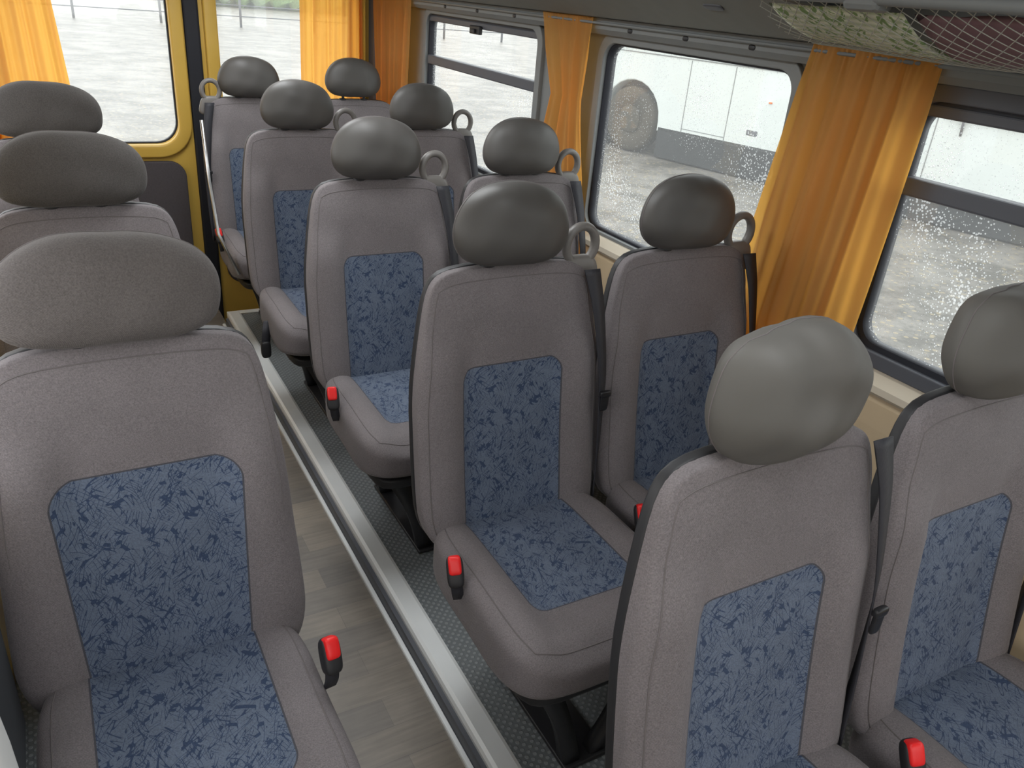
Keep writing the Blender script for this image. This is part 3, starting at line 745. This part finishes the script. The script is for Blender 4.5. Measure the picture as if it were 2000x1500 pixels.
# ------------------------------------------------------------ outside
GZ = -0.58
me = bpy.data.meshes.new('ground'); me.from_pydata([(-60, -30, GZ), (80, -30, GZ), (80, 90, GZ), (-60, 90, GZ)], [], [(0, 1, 2, 3)])
add_obj('ground', me, M_ground, smooth=False, label='wet gravel yard with fallen leaves', **st)
d = Vector((0.24, -0.97, 0)).normalized()
bus = empty('bus', (7.72, 11.75, GZ), label='white parked bus with dark skirt-and-shade band and black wheels', category='bus')
bus.rotation_euler = (0, 0, math.atan2(d.y, d.x))
def arch_loop():
    pts = [(0.05, 0.42), (0.78, 0.42)]
    for k in range(13):
        a = math.pi - math.pi * k / 12; pts.append((1.35 + 0.57 * math.cos(a), 0.42 + 0.12 + 0.55 * math.sin(a)))
    pts += [(1.92, 0.42), (7.2, 0.42)]
    for k in range(13):
        a = math.pi - math.pi * k / 12; pts.append((7.75 + 0.53 * math.cos(a), 0.42 + 0.12 + 0.50 * math.sin(a)))
    pts += [(8.28, 0.42), (12, 0.42), (12, 3.0), (11.85, 3.12), (0.15, 3.12), (0.0, 3.0), (0.0, 0.6)]
    return pts
add_obj('body', panel('bb', arch_loop(), [], 2.4, lambda a, b, c: (a, 1.2 + c, b), 0.02), M_bus, bus, smooth=False)
add_obj('skirt', join('sk', [box('s', 0.05, 0.78, -0.02, 2.3, 0.02, 0.47, 0.01), box('s', 1.92, 7.25, -0.02, 2.3, 0.02, 0.47, 0.01), box('s', 8.25, 11.9, -0.02, 2.3, 0.02, 0.47, 0.01)]), M_busd, bus, smooth=False)  # skirt carried down near the ground, its black includes the shade underneath
add_obj('wheel_well', join('ww', [box('w', 0.80, 1.90, 0.20, 0.6, 0.3, 1.08, 0.0), box('w', 7.2, 8.3, 0.20, 0.6, 0.3, 1.03, 0.0)]), M_busd, bus, smooth=False)
def wheel():
    bm = bmesh.new()
    prof = [(0.0, 0.06), (0.16, 0.05), (0.20, 0.02), (0.24, 0.035), (0.27, 0.0), (0.44, 0.0), (0.48, 0.03), (0.49, 0.12), (0.48, 0.24), (0.0, 0.25)]
    rings = []
    for k in range(32):
        a = 2 * math.pi * k / 32; rings.append([bm.verts.new((r * math.cos(a), y, r * math.sin(a))) for r, y in prof])
    for k in range(32):
        for i in range(len(prof) - 1):
            bm.faces.new((rings[k][i], rings[k][i + 1], rings[(k + 1) % 32][i + 1], rings[(k + 1) % 32][i]))
    bmesh.ops.remove_doubles(bm, verts=bm.verts, dist=1e-4); bmesh.ops.recalc_face_normals(bm, faces=bm.faces)
    me = bpy.data.meshes.new('wheel'); bm.to_mesh(me); bm.free(); return me
wm = wheel()
for x in (1.35, 7.75):
    w_ = add_obj('wheel', wm, M_tyre, bus, loc=(x, -0.03, 0.49))
    add_obj('hub', superbox('hub', 2.5, lambda x, y, z: (x * 0.2, y * 0.03 + 0.02, z * 0.2), K=8), M_hub, w_)
add_obj('body_seams', join('bs', [box('l', x, x + 0.012, -0.024, -0.018, 0.45, 1.45, 0) for x in (2.35, 3.1, 4.5, 5.9, 8.6, 9.7)] + [box('l', 0.1, 11.9, -0.026, -0.018, 1.46, 1.475, 0), box('l', 2.35, 3.1, -0.024, -0.018, 0.5, 0.51, 0)]), M_grayplas, bus, smooth=False)
add_obj('hatch', join('ht', [box('h', 3.45, 3.62, -0.03, -0.015, 0.60, 0.67, 0.01)]), M_dgray, bus, smooth=False, label='small dark service flap')
add_obj('marker_light', box('m', 3.7, 3.75, -0.035, -0.015, 1.05, 1.075, 0.008), M_lens, bus, smooth=False)
add_obj('side_rail', join('sr', [tube('p', [(6.0, -0.06, 1.25), (11.5, -0.06, 1.25)], 0.02, 6)] + [tube('p', [(x, -0.06, 1.25), (x, -0.02, 1.05)], 0.015, 6) for x in (6.2, 7.6, 9.0, 10.4)]), M_dgray, bus)
add_obj('side_window', join('sw', [box('w', 0.4 + k * 1.75, 2.0 + k * 1.75, -0.03, 0.0, 1.75, 2.6, 0.02) for k in range(6)]), M_dwin, bus, smooth=False)
fn = empty('fence', (6.5, 36, GZ), label='low wire fence with posts at edge of yard', category='fence')
add_obj('post', join('fp', [tube('p', [(x, 0, 0), (x, 0, 1.3)], 0.05, 6) for x in range(-14, 22, 3)]), M_dgray, fn)
add_obj('wire', join('fw', [tube('p', [(-14, 0, z), (22, 0, z)], 0.02, 5) for z in (0.4, 0.8, 1.2)]), M_dgray, fn)
add_obj('hedge', superbox('hg', 3, lambda x, y, z: (14 + x * 7 + math.sin(y * 9 + z * 7) * 0.3, 56 + y * 1.5 + math.sin(x * 60) * 0.3, GZ + 0.9 + z * 0.9 + 0.2 * math.sin(x * 40)), K=40), M_green, label='green hedge beyond the yard', category='hedge')

# ------------------------------------------------------------ light
wd = bpy.data.worlds.new('world'); S.world = wd; wd.use_nodes = True
nt = wd.node_tree; nt.nodes.clear()
o = nt.nodes.new('ShaderNodeOutputWorld'); bg = nt.nodes.new('ShaderNodeBackground')
tc = nt.nodes.new('ShaderNodeTexCoord'); sx = nt.nodes.new('ShaderNodeSeparateXYZ'); nt.links.new(tc.outputs['Generated'], sx.inputs[0])
rp = nt.nodes.new('ShaderNodeValToRGB'); rp.color_ramp.elements[0].position = 0.0; rp.color_ramp.elements[0].color = (0.99, 0.99, 0.99, 1)
rp.color_ramp.elements[1].position = 1.0; rp.color_ramp.elements[1].color = (0.93, 0.96, 1, 1)
nt.links.new(sx.outputs[2], rp.inputs[0]); nt.links.new(rp.outputs[0], bg.inputs[0]); bg.inputs[1].default_value = 3.3
nt.links.new(bg.outputs[0], o.inputs[0])
for i, (y, pw) in enumerate(((0.45, 5.0), (1.9, 10.0), (3.2, 11.0))):  # added lamps out of view, brightening the interior towards the rear
    root = empty('added_fill_lamp', (0.62, y, 1.74), label='added unseen fill lamp on ceiling with white housing', category='lamp', group='added fill lamps')
    add_obj('housing', box('h', -0.19, 0.19, -0.42, 0.42, -0.022, 0.0, 0.008), M_white, root, smooth=False)
    ld = bpy.data.lights.new('fill_light', 'AREA'); ld.shape = 'RECTANGLE'; ld.size = 0.36; ld.size_y = 0.8; ld.energy = pw; ld.color = (0.95, 0.98, 1.0)
    lo = bpy.data.objects.new('fill_light', ld); COL.objects.link(lo); lo.parent = root; lo.location = (0, 0, -0.03)

# ------------------------------------------------------------ camera
cd = bpy.data.cameras.new('camera'); cam = bpy.data.objects.new('camera', cd); COL.objects.link(cam)
cd.sensor_width = 36; cd.lens = 1545 / 2000 * 36; cd.clip_start = 0.02; cd.clip_end = 300
r = Vector((0.8725, -0.482, 0.0807)); u = Vector((0.1504, 0.4223, 0.894)); b = Vector((-0.4648, -0.7677, 0.4408))
b.normalize(); r = (r - b * r.dot(b)).normalized(); u = b.cross(r)
cam.matrix_world = Matrix(((r.x, u.x, b.x, 0), (r.y, u.y, b.y, 0), (r.z, u.z, b.z, CZ), (0, 0, 0, 1)))
S.camera = cam
